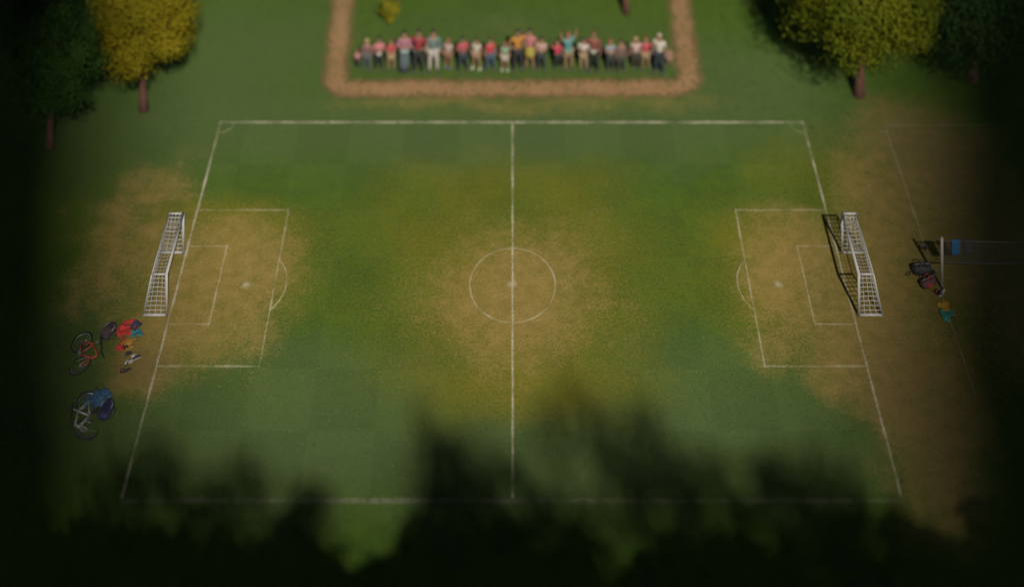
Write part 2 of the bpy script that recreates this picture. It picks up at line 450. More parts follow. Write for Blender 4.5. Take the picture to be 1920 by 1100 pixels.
def path_mat():
    m = bpy.data.materials.new("trodden_earth"); m.use_nodes = True; t = m.node_tree; L = t.links.new
    b = t.nodes["Principled BSDF"]; b.inputs["Roughness"].default_value = .95
    geo = N(t, "ShaderNodeNewGeometry")
    a = N(t, "ShaderNodeTexNoise"); a.inputs["Scale"].default_value = 5; a.inputs["Detail"].default_value = 6
    c = N(t, "ShaderNodeTexNoise"); c.inputs["Scale"].default_value = .7
    L(geo.outputs["Position"], a.inputs[0]); L(geo.outputs["Position"], c.inputs[0])
    mx = N(t, "ShaderNodeMix", data_type='RGBA'); mx.inputs[6].default_value = (.24, .135, .062, 1); mx.inputs[7].default_value = (.30, .172, .082, 1)
    ad = N(t, "ShaderNodeMath", operation='ADD'); L(a.outputs["Fac"], ad.inputs[0]); L(c.outputs["Fac"], ad.inputs[1])
    r = N(t, "ShaderNodeMapRange"); r.inputs[1].default_value = .75; r.inputs[2].default_value = 1.25; L(ad.outputs[0], r.inputs[0])
    L(r.outputs[0], mx.inputs[0]); L(mx.outputs[2], b.inputs["Base Color"])
    ed = N(t, "ShaderNodeAttribute", attribute_name="edge")
    s2 = N(t, "ShaderNodeMath", operation='MULTIPLY_ADD'); s2.inputs[1].default_value = -1.35; L(ed.outputs["Fac"], s2.inputs[0])
    s3 = N(t, "ShaderNodeMath", operation='MULTIPLY_ADD'); s3.inputs[1].default_value = .9; s3.inputs[2].default_value = .45; L(a.outputs["Fac"], s3.inputs[0]); L(s3.outputs[0], s2.inputs[2])
    r2 = N(t, "ShaderNodeMapRange"); r2.interpolation_type = 'SMOOTHSTEP'; r2.inputs[1].default_value = -.25; r2.inputs[2].default_value = .65; L(s2.outputs[0], r2.inputs[0])
    L(r2.outputs[0], b.inputs["Alpha"])
    return m
st = Strip()
pl = [(-8.0, 92), (-7.95, 70)] + [(-7.72, 64.0)] + [(-7.55 + .55 * (1 - math.cos(a)) - .1, 63.3 - .75 * math.sin(a)) for a in (.3, .8, 1.2, 1.57)]
pl += [(-4, 62.6), (0, 62.55), (4, 62.6), (6.9, 62.65)] + [(7.0 + .7 * math.sin(a), 63.4 - .75 * math.cos(a)) for a in (.3, .8, 1.2, 1.57)] + [(7.75, 66), (7.95, 70), (8.0, 92), ]
st.poly(pl, 1.75, .005, wob=.06, seed=33)
st.build("path", path_mat())

# ------------------------------------------------------------------ trees
BARK = cmat("bark", (.11, .045, .03), .95, .3, 9, bump=.6)
def leaves(name, clumps, per, size, mat, parent, seed):
    r = np.random.default_rng(seed)
    cc = np.repeat(np.array([c[:3] for c in clumps]), per, 0); rr = np.repeat(np.array([c[3] for c in clumps]), per)
    n = len(cc)
    d = r.normal(size=(n, 3)); d /= np.linalg.norm(d, axis=1)[:, None]
    p = cc + d * (rr * r.random(n) ** .45)[:, None] * np.array([1, 1, .75])
    cm = cc.mean(0); out = (p - cm); out /= np.linalg.norm(out, axis=1)[:, None] + 1e-6
    nrm = d * .8 + out * .5 + r.normal(size=(n, 3)) * .38 + np.array([0, 0, .25])       # leaves face outwards from their clump
    a = np.cross(nrm, r.normal(size=(n, 3))); a /= np.linalg.norm(a, axis=1)[:, None]
    b = np.cross(nrm, a); b /= np.linalg.norm(b, axis=1)[:, None]
    s = (size * (.6 + .8 * r.random(n)))[:, None]
    co = np.stack([p - a * s, p + b * s * .45, p + a * s, p - b * s * .45], 1).reshape(-1, 3)
    fa = np.arange(n * 4).reshape(n, 4)
    me = bpy.data.meshes.new(name); me.from_pydata(co.tolist(), [], fa.tolist())
    at = me.attributes.new("rnd", 'FLOAT', 'POINT')
    cr = np.repeat(r.random(len(clumps)), per); v = np.clip(cr * .8 + r.random(n) * .2, 0, 1)
    at.data.foreach_set('value', np.repeat(v, 4).astype(np.float32))
    return mesh_obj(name, me, mat, parent, False)

def tree(name, label, base, ch, cr, cz, tr, lm, seed, nc=90, per=90, leaf=.13, lean=(0, 0), group=None, cat="tree", clump=(.7, 1.1)):
    """ch: height of the crown's centre, cr: crown radius across, cz: half height, tr: trunk radius"""
    rnd = random.Random(seed)
    root = tag(empty(name, base), label, cat, group)
    bm = bmesh.new(); top = ch + cz * .35
    def at(t): return Vector((lean[0] * t * t * ch + .06 * ch * .3 * math.sin(t * 4 + seed), lean[1] * t * t * ch + .05 * math.cos(t * 3 + seed), t * top))
    tube(bm, [at(0) - Vector((0, 0, .08))] + [at(i / 8) for i in range(1, 9)], [tr * 1.45] + [tr * (1.05 - .1 * i) for i in range(1, 9)], 10)
    cc = Vector((at(.8).x, at(.8).y, ch)); clumps = []
    for i in range(nc):
        while True:
            d = Vector((rnd.gauss(0, 1), rnd.gauss(0, 1), rnd.gauss(0, 1))).normalized()
            if d.z > -.75: break
        q = rnd.uniform(.35, 1.0) ** .5 * (.82 + .3 * mnoise.noise(d * 1.6 + Vector((seed, 0, 0))))
        clumps.append((cc.x + d.x * cr * q, cc.y + d.y * cr * q, cc.z + d.z * cz * q, rnd.uniform(*clump) * cr / 2.6))
    for k in range(9):
        c = clumps[(k * 3) % nc]; s = at(rnd.uniform(.45, .85)); e = Vector(c[:3]); mid = s.lerp(e, .5) + Vector((0, 0, .18 * cr * .3))
        tube(bm, [s, mid, e], [tr * .42, tr * .28, tr * .1], 6)
    bm_obj("trunk", bm, BARK, root)
    leaves("crown", clumps, per, leaf, lm, root, seed)
    return root

YEL = leaf_mat("yellow_leaves", (.12, .12, .006), (.24, .205, .010), (.36, .26, .018))
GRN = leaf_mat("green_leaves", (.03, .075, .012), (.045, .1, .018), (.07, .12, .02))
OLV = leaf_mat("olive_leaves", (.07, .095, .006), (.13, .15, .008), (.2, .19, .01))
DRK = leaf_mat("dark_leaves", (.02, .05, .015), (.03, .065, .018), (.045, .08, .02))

def tpx(x, y): return gp(x, y)
tree("broadleaf_tree", "yellow leaved tree with a slim reddish trunk beyond the left corner", tpx(270, 205), 4.3, 2.45, 2.75, .16, YEL, 3, 110, 330, .075, (-.02, 0))
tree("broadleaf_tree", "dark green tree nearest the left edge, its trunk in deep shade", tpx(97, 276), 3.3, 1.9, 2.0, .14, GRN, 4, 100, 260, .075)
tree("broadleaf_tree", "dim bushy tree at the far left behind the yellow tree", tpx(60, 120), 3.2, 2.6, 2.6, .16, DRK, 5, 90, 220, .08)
tree("broadleaf_tree", "broad olive green tree with a leaning trunk beyond the right corner", tpx(1612, 180), 4.75, 3.2, 2.7, .2, OLV, 6, 150, 330, .08, (.05, 0))
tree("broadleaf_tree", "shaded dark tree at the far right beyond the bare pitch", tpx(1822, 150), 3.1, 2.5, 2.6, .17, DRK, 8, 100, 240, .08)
tree("broadleaf_tree", "tree showing only its trunk at the top edge above the spectators", tpx(1173, 24), 5.2, 2.1, 2.2, .14, OLV, 9, 80, 90, .13, (.01, 0))
# small round shrub
def shrub():
    root = tag(empty("shrub", tpx(731, 42)), "small round yellow green shrub on the grass behind the spectators", "shrub")
    bm = bmesh.new(); r = random.Random(2); cl = []
    for k in range(34):
        d = Vector((r.gauss(0, 1), r.gauss(0, 1), r.gauss(0, .9))).normalized()
        c = Vector((0, 0, .6)) + Vector((d.x * .42, d.y * .42, d.z * .42)) * r.uniform(.5, 1)
        cl.append((c.x, c.y, c.z, .2))
        if k % 3 == 0: tube(bm, [(0, 0, -.02), (c.x * .4, c.y * .4, .35), c], [.025, .018, .008], 5)
    bm_obj("stem", bm, BARK, root)
    leaves("foliage", cl, 60, .06, leaf_mat("shrub_leaves", (.16, .16, .012), (.26, .24, .02), (.34, .3, .03)), root, 12)
shrub()

# trees on the near side, out of the frame: they throw the long shadows over the near touchline
def near_tree(tip, wide, seed, D0=None, dens=70, label=None, lm=GRN, cz=3.4, per=13, leaf=.19):
    """tip: where the shadow of the crown's top should fall on the ground"""
    # walk back along the sunbeam until the crown stays below the picture
    h = 4.0
    while h < 30:
        b = tip - Vector((SHX * h, SHY * h, 0))
        if b.y + wide < (46 - h - .6) / 1.077: break
        h += .25
    ch = h - cz
    return tree("broadleaf_tree", label, b, ch, wide, cz, .22, lm, seed, dens, per, leaf, group="trees on the near side throwing the long shadows", clump=(.6, 1.0))
NEAR = "leafy tree beyond the near touchline, below the edge of the picture"
k = 0
for (x, y, wd, dn, cz) in [(300, 812, 2.0, 60, 2.3), (420, 845, 2.0, 60, 2.2), (540, 890, 1.5, 40, 1.9),
                       (775, 742, 1.25, 36, 2.6), (835, 815, 1.7, 56, 2.4), (935, 812, 1.7, 52, 2.3), (1035, 880, 1.5, 40, 1.9),
                       (1060, 708, 1.7, 22, 2.0), (1165, 772, 1.9, 62, 2.5), (1265, 815, 1.7, 54, 2.3),
                       (1395, 782, 1.2, 26, 2.3), (1485, 812, 1.9, 60, 2.4), (1600, 870, 1.7, 46, 2.0)]:
    near_tree(gp(x, y), wd, 40 + k, dens=int(dn * 1.5), label=NEAR, cz=cz, per=8, leaf=.17); k += 1
for (x, y) in [(60, 930), (150, 945), (250, 955), (340, 960), (430, 962), (520, 965), (600, 985), (685, 1020), (780, 975), (860, 960), (950, 960), (1045, 968), (1150, 1015), (1230, 970), (1310, 960),
               (1390, 985), (1475, 1030), (1560, 970), (1640, 960), (1720, 965), (1800, 930), (1870, 900)]:
    near_tree(gp(x, y), 1.35, 80 + k, dens=90, label=NEAR, cz=3.0, per=40, leaf=.26); k += 1  # dense second row, added to darken the strip below the near touchline

# ------------------------------------------------------------------ goals
WHITE = cmat("white_paint", (.38, .37, .37), .45, .06, 6)
NETM = cmat("white_cord", (.40, .385, .37), .8, .08, 8)
def goal(label, X, sgn):
    """sgn: -1 for a goal whose net runs to the left"""
    y0, y1, hh, dt, db = 51.63, 54.24, 1.49, .52, .83
    root = tag(empty("football_goal", (X, y0, 0)), label, "football goal", "goals at the two ends of the pitch")
    W = y1 - y0
    def part(name, pts, r, mat=WHITE, seg=10):
        bm = bmesh.new(); tube(bm, pts, r, seg); return bm_obj(name, bm, mat, root)
    for yy in (0, W):
        part("post", [(0, yy, 0), (0, yy, hh)], .05)
        part("top_bar", [(sgn * .045, yy, hh - .01), (sgn * dt, yy, hh - .01)], .034)
        part("back_stay", [(sgn * dt, yy, hh - .01), (sgn * (dt + (db - dt) * .5), yy, hh * .5), (sgn * db, yy, .035)], .032)
        part("base_bar", [(sgn * .04, yy, .04), (sgn * db, yy, .04)], .04)
    part("crossbar", [(0, 0, hh), (0, W, hh)], .05)
    part("back_bar", [(sgn * dt, .03, hh - .01), (sgn * dt, W - .03, hh - .01)], .022)
    part("ground_bar", [(sgn * db, .03, .035), (sgn * db, W - .03, .035)], .032)
    bm = bmesh.new(); R1, R2 = .012, .0055
    def quad(a, b, c, d, nu, nv, r, sag=0, nrm=Vector((0, 0, 0))):
        a, b, c, d = map(Vector, (a, b, c, d))
        def q(u, v):
            p = a.lerp(b, u).lerp(d.lerp(c, u), v)
            return p + nrm * (sag * math.sin(u * P) * math.sin(v * P)) + Vector((.008 * mnoise.noise(p * 7), .008 * mnoise.noise(p * 7 + Vector((9, 0, 0))), 0))
        for i in range(1, nu): tube(bm, [q(i / nu, j / 8) for j in range(9)], r, 5, False)
        for j in range(1, nv): tube(bm, [q(i / 8, j / nv) for i in range(9)], r, 5, False)
    for yy, o in ((0, -1), (W, 1)):
        quad((0, yy, .04), (sgn * db, yy, .04), (sgn * dt, yy, hh), (0, yy, hh), 4, 9, R1, .03, Vector((0, o * -1, 0)))
    quad((0, 0, hh), (sgn * dt, 0, hh), (sgn * dt, W, hh), (0, W, hh), 4, 17, R2, .07, Vector((0, 0, -1)))
    quad((sgn * dt, 0, hh), (sgn * db, 0, .04), (sgn * db, W, .04), (sgn * dt, W, hh), 9, 17, R2, .05, Vector((-sgn, 0, 0)))
    bm_obj("net", bm, NETM, root)
    return root
goal("white goal with a square net at the left end of the pitch", -12.24, -1)
goal("white goal with a square net at the right end of the pitch", 12.29, 1)

# ------------------------------------------------------------------ people
def skin_mesh(verts, edges, radii, sub=1, squash=None):
    me = bpy.data.meshes.new("tmp"); me.from_pydata([tuple(v) for v in verts], edges, [])
    o = link(bpy.data.objects.new("tmp", me))
    o.modifiers.new("skin", 'SKIN').use_smooth_shade = True
    sv = me.skin_vertices[0].data
    for i, r in enumerate(radii): sv[i].radius = (r, r) if isinstance(r, float) else r
    sv[0].use_root = True
    s = o.modifiers.new("sub", 'SUBSURF'); s.levels = sub; s.render_levels = sub
    dg = bpy.context.evaluated_depsgraph_get(); dg.update()
    nm = bpy.data.meshes.new_from_object(o.evaluated_get(dg))
    bpy.data.objects.remove(o); bpy.data.meshes.remove(me)
    nm.materials.clear()
    return nm

SKINS = [(.27, .15, .095), (.22, .12, .07), (.17, .09, .055), (.29, .17, .11)]
def person(label, xpx, ypx, hpx, shirt, legs, hair, style=None, arms='down', kind='trousers', sleeve='short', hairlong=False, sk=0, turn=0, shoe=(.05, .05, .05), stance=.11, belly=None, bend=0):
    shirt = tuple(c * (.72 if min(shirt) > .2 else .8) for c in shirt); belly = belly and tuple(c * .7 for c in belly); legs = tuple(c * .75 for c in legs)
    rj = random.Random(xpx); turn = turn or rj.uniform(-.45, .45); ypx += rj.uniform(-4, 3); xpx += rj.uniform(-3, 3)
    g = gp(xpx, ypx); ht = hpx * H / (ypx - HZ); s = ht / 1.77
    child = ht < 1.45; hs = 1.0 + max(0, (1.6 - ht)) * .42
    zk = lambda z: z
    st = stance
    nk = Vector((0, 0, 1.48))
    def hd(v): v = Vector(v); return nk + (v - nk) * hs
    V = {'pel': (0, 0, .96), 'spi': (0, .01, 1.11), 'che': (0, .015, 1.29), 'col': (0, .02, 1.41), 'nec': (0, .015, 1.49)}
    V['jaw'] = hd((0, -.012, 1.565)); V['hea'] = hd((0, -.012, 1.645)); V['cro'] = hd((0, .004, 1.715))
    for sd, q in (('l', 1), ('r', -1)):
        V['hip' + sd] = (q * .088, 0, .90); V['kne' + sd] = (q * (.092 + st * .3), -.02, .50); V['ank' + sd] = (q * (st + .02), .02, .085); V['toe' + sd] = (q * (st + .045), -.13, .035)
        V['sho' + sd] = (q * .175, .015, 1.405)
        if arms == 'down': e, wv, p = (q * .235, .03, 1.14), (q * .25, -.05, .91), (q * .25, -.07, .84)
        elif arms == 'hips': e, wv, p = (q * .33, .08, 1.17), (q * .2, -.07, 1.03), (q * .15, -.1, 1.0)
        elif arms == 'crossed': e, wv, p = (q * .24, -.03, 1.15), (q * .02, -.2, 1.17), (q * -.07, -.2, 1.19)
        elif arms == 'up': e, wv, p = (q * .3, -.03, 1.58), (q * .33, -.06, 1.82), (q * .33, -.07, 1.9)
        elif arms == 'clap': e, wv, p = (q * .25, -.04, 1.17), (q * .07, -.25, 1.25), (q * .025, -.29, 1.29)
        elif arms == 'one_up':
            if q > 0: e, wv, p = (q * .235, .03, 1.14), (q * .25, -.05, .91), (q * .25, -.07, .84)
            else: e, wv, p = (q * .34, -.03, 1.5), (q * .38, -.06, 1.74), (q * .38, -.07, 1.82)
        V['elb' + sd] = e; V['wri' + sd] = wv; V['pal' + sd] = p
    R = {'pel': .145, 'spi': .135, 'che': .16, 'col': .1, 'nec': .055, 'jaw': .068, 'hea': .092, 'cro': .07}
    for sd in 'lr':
        R.update({'hip' + sd: .088, 'kne' + sd: .058, 'ank' + sd: .04, 'toe' + sd: .034, 'sho' + sd: .062, 'elb' + sd: .044, 'wri' + sd: .03, 'pal' + sd: .036})
    for kk in ('jaw', 'hea', 'cro'): R[kk] *= hs
    if child:
        for kk in ('pel', 'spi', 'che'): R[kk] *= .95
    E = [('pel', 'spi'), ('spi', 'che'), ('che', 'col'), ('col', 'nec'), ('nec', 'jaw'), ('jaw', 'hea'), ('hea', 'cro')]
    for sd in 'lr': E += [('pel', 'hip' + sd), ('hip' + sd, 'kne' + sd), ('kne' + sd, 'ank' + sd), ('ank' + sd, 'toe' + sd), ('col', 'sho' + sd), ('sho' + sd, 'elb' + sd), ('elb' + sd, 'wri' + sd), ('wri' + sd, 'pal' + sd)]
    def build(keys, grow=0., extra=None, edges=E, over={}):
        pos = {kk: Vector(over.get(kk, V.get(kk))) for kk in keys}
        ks = list(keys); ed = [(ks.index(a), ks.index(b)) for a, b in edges if a in ks and b in ks]
        rad = [(extra[kk] if extra and kk in extra else R[kk] + grow) for kk in ks]
        me = skin_mesh([pos[kk] for kk in ks], ed, rad)
        for v in me.vertices:                       # bodies are wider than deep
            z = v.co.z; tz = max(0, min(1, (z - .8) / .12)) * max(0, min(1, (1.5 - z) / .08))
            tx = max(0, min(1, (.26 - abs(v.co.x)) / .08)); ty = 1 if abs(v.co.y) < .19 else 0
            v.co.y = .01 + (v.co.y - .01) * (1 - .3 * tz * tx * ty)
        return me
    me = build(['pel'] + [kk for kk in R if kk != 'pel'])
    bm = bmesh.new(); bm.from_mesh(me); bpy.data.meshes.remove(me)
    ellipsoid(bm, hd((0, -.1, 1.635)), (.014 * hs, .02 * hs, .022 * hs), 8, 6)                    # nose
    for q in (1, -1): ellipsoid(bm, hd((q * .088, .0, 1.64)), (.012 * hs, .022 * hs, .032 * hs), 8, 6)   # ears
    for sd, q in (('l', 1), ('r', -1)):                                                          # five fingers
        wr, pa = Vector(V['wri' + sd]), Vector(V['pal' + sd]); d = (pa - wr).normalized()
        side = d.cross(Vector((1, 0, 0)) if abs(d.x) < .8 else Vector((0, 0, 1))).normalized(); pn = d.cross(side)
        for i, ln in enumerate((.062, .07, .066, .052)):
            a = pa + side * ((i - 1.5) * .019) + d * .02; b = a + d * ln * .55 + pn * .006; c = b + d * ln * .4 + pn * .018
            tube(bm, [a, b, c], [.0095, .009, .007], 6)
        a = pa + side * -.03 - d * .02; tube(bm, [a, a + side * -.02 + d * .03, a + side * -.024 + d * .055 + pn * .008], [.011, .01, .008], 6)
    skm = cmat("skin", SKINS[sk], .6, .06, 5)
    M = Matrix.Translation(g) @ Matrix.Rotation(turn, 4, 'Z') @ Matrix.Diagonal((s * 1.22, s * 1.2, s, 1))
    root = bm_obj("person", bm, skm); root.matrix_world = M
    tag(root, label, "person", "spectators standing in a row behind the pitch")
    def child_mesh(nm, me, col, rough=.9): return mesh_obj(nm, me, cmat(nm + "_cloth", col, rough, .14, 9, bump=.25), root)
    # clothes
    ks = ['pel', 'spi', 'che', 'col', 'shol', 'shor', 'elbl', 'elbr'] + (['wril', 'wrir'] if sleeve == 'long' else [])
    over = {}
    if sleeve == 'short':
        for sd in 'lr': over['elb' + sd] = Vector(V['sho' + sd]).lerp(Vector(V['elb' + sd]), .62)
    child_mesh("shirt", build(ks, .022, {'pel': .165, 'spi': .158, 'che': .178, 'col': .098, 'elbl': .068, 'elbr': .068, 'wril': .046, 'wrir': .046}, over={**over, 'pel': (0, .005, .93)}), shirt)
    if belly: # an open jacket or a second layer at the waist
        bm = bmesh.new(); tube(bm, [(0, .005, z) for z in (1.0, .94, .88)], [.172, .178, .18], 14)
        for v in bm.verts: v.co.y = .01 + (v.co.y - .01) * .74
        bm_obj("shirt_tail", bm, cmat("tail_cloth", belly, .9), root)
    if kind == 'skirt':
        bm = bmesh.new(); tube(bm, [(0, 0, z) for z in (.99, .88, .72, .58)], [.15, .175, .2, .22], 18)
        for v in bm.verts: v.co.y *= .78; v.co.x += .012 * math.sin(math.atan2(v.co.y, v.co.x) * 7) * (1 - v.co.z)
        bm_obj("skirt", bm, cmat("skirt_cloth", legs, .9, .14, 9), root)
    elif kind == 'long_skirt':
        bm = bmesh.new(); tube(bm, [(0, 0, z) for z in (.99, .85, .5, .12)], [.15, .18, .2, .23], 18)
        for v in bm.verts: v.co.y *= .78
        bm_obj("skirt", bm, cmat("skirt_cloth", legs, .9, .14, 9), root)
    else:
        ov = {}
        ks = ['pel', 'hipl', 'hipr', 'knel', 'kner', 'ankl', 'ankr']; ex = {'pel': .158, 'hipl': .108, 'hipr': .108, 'knel': .08, 'kner': .08, 'ankl': .066, 'ankr': .066}
        if kind == 'shorts':
            ks = ks[:5]; ex['knel'] = ex['kner'] = .098
            for sd in 'lr': ov['kne' + sd] = Vector(V['kne' + sd]) + Vector((0, 0, .03))
        child_mesh("shorts" if kind == 'shorts' else "trousers", build(ks, .02, ex, over=ov), legs)
    for sd, q in (('l', 1), ('r', -1)):
        bm = bmesh.new(); a = Vector(V['ank' + sd])
        ellipsoid(bm, (a.x + q * .012, -.045, .045), (.052, .135, .05), 10, 8); ellipsoid(bm, (a.x, a.y + .0, .075), (.05, .062, .06), 10, 8)
        for v in bm.verts: v.co.z = max(v.co.z, 0.0)
        bm_obj("shoe", bm, cmat("shoe_leather", shoe, .6), root)
    bm = bmesh.new(); c = hd((0, .008, 1.665)); r = Vector((.103, .115, .108)) * hs
    ellipsoid(bm, c, r, 18, 12)
    dele = [v for v in bm.verts if (v.co.y < c.y - .035 * hs and v.co.z < c.z + .03 * hs) or v.co.z < c.z - (.13 if hairlong else .062) * hs]
    bmesh.ops.delete(bm, geom=dele, context='VERTS')
    if hairlong:
        ellipsoid(bm, c + Vector((0, .07, -.12)) * hs, (.095 * hs, .045 * hs, .16 * hs), 12, 8)
    bm_obj("hair", bm, cmat("hair", hair, .7, .25, 30), root)
    for q in (1, -1):
        bm = bmesh.new(); ellipsoid(bm, hd((q * .034, -.088, 1.655)), (.013 * hs, .008 * hs, .009 * hs), 8, 6)
        bm_obj("eye", bm, cmat("eye", (.03, .025, .02), .3), root)
    bm = bmesh.new(); ellipsoid(bm, hd((0, -.084, 1.588)), (.024 * hs, .008 * hs, .007 * hs), 8, 6)
    bm_obj("mouth", bm, cmat("lips", (.32, .1, .08), .5), root)
    return root

BLK = (.016, .016, .014); DKB = (.035, .022, .014); BRN = (.12, .06, .03); BLD = (.33, .22, .09); RDB = (.2, .06, .03)
DARK = (.022, .026, .026); JEAN = (.05, .085, .14); NAVY = (.02, .03, .05); KHA = (.3, .22, .12); RED_ = (.42, .045, .065); PNK = (.5, .17, .2); MAR = (.26, .03, .04)
CRM = (.5, .46, .38); PALE = (.46, .34, .32); GRYB = (.08, .1, .11)
person("small child in a pale pink shirt at the left end of the row of spectators", 669, 129, 34, (.45, .22, .2), DARK, BRN, sk=0)
person("fair haired spectator in a brown top and dark trousers, second from the left", 690, 133, 58, (.2, .11, .1), GRYB, BLD, sleeve='long', hairlong=True)
person("dark haired child in a bright pink shirt with a white hem on the left", 711, 133, 60, PNK, DARK, BLK, belly=(.5, .45, .42), arms='clap')
person("spectator in a red shirt and khaki shorts near the left of the row", 731, 131, 56, RED_, KHA, BRN, kind='shorts', arms='crossed')
person("tall woman in a mauve top and long grey blue skirt", 756, 137, 76, (.33, .14, .19), (.085, .12, .13), BLK, kind='long_skirt', hairlong=True, belly=(.3, .4, .38), sleeve='long', arms='crossed')
person("tall man in a maroon shirt and black trousers", 787, 136, 80, MAR, DARK, DKB, sk=1, arms='hips')
person("tall dark haired woman in a grey teal cardigan and whitish trousers", 814, 133, 78, (.12, .18, .17), (.42, .38, .34), BLK, sleeve='long', hairlong=True, belly=(.42, .4, .37))
person("red haired child in a pale mauve shirt and brown shorts", 840, 129, 54, PALE, (.22, .12, .07), RDB, kind='shorts', shoe=(.08, .12, .2))
person("dark haired spectator in a red shirt with a pink front and dark jeans", 867, 133, 64, (.42, .07, .1), (.025, .04, .05), BLK, arms='clap', sk=1, stance=.16)
person("child in a cream shirt and tan shorts with white shoes", 892, 131, 56, CRM, (.3, .2, .12), BLK, kind='shorts', shoe=(.5, .48, .42), stance=.15)
person("dark haired spectator in a plain red shirt and blue jeans", 917, 133, 60, (.46, .045, .06), JEAN, DKB, stance=.16, arms='down')
person("child in a green and white top with bare legs left of the orange shirt", 945, 131, 52, (.2, .32, .2), (.42, .36, .3), BRN, kind='shorts', shoe=(.4, .42, .36))
person("tall man in an orange shirt and black trousers", 968, 134, 76, (.42, .19, .03), DARK, BLK, sk=1, arms='hips')
person("tall woman in a pink top and yellow skirt with dark hair", 993, 132, 74, (.44, .15, .17), (.34, .28, .05), BLK, kind='skirt', hairlong=True)
person("dark haired spectator in a pale pink shirt and dark jeans right of the yellow skirt", 1016, 133, 61, (.48, .32, .28), (.035, .045, .045), BLK, arms='crossed')
person("child in a crimson shirt and dark trousers waving one arm", 1044, 131, 52, (.5, .04, .08), DARK, BRN, arms='one_up')
person("fair haired spectator in a blue and teal top with both arms raised", 1066, 131, 70, (.08, .24, .25), (.28, .19, .12), RDB, arms='up', belly=(.1, .32, .28), kind='shorts')
person("spectator in a white shirt and khaki trousers right of the raised arms", 1093, 132, 60, (.55, .5, .46), KHA, BLK, arms='clap')
person("tall spectator in a dark red shirt and black trousers, white hem showing", 1115, 138, 74, (.2, .06, .05), (.016, .022, .016), BRN, belly=(.45, .42, .36), sleeve='long', sk=1)
person("spectator in a pale blue grey shirt and dark trousers", 1143, 131, 58, (.26, .3, .34), (.035, .045, .04), RDB, arms='crossed')
person("spectator in a brown mauve top and charcoal trousers", 1167, 132, 59, (.19, .11, .1), (.05, .055, .05), DKB, sleeve='long')
person("fair haired spectator in a white and pink shirt with dark brown trousers", 1191, 132, 59, (.52, .38, .36), (.05, .04, .03), BLD)
person("spectator in a red shirt and khaki shorts near the right of the row", 1213, 130, 58, (.44, .06, .09), KHA, RDB, kind='shorts', arms='hips')
person("tall grey haired man in a white shirt and navy trousers at the right end", 1239, 138, 74, (.55, .52, .44), NAVY, (.3, .26, .19), sk=0)
person("small child in tan beside the man in white", 1257, 128, 34, (.3, .18, .13), (.3, .2, .15), BRN, kind='shorts')

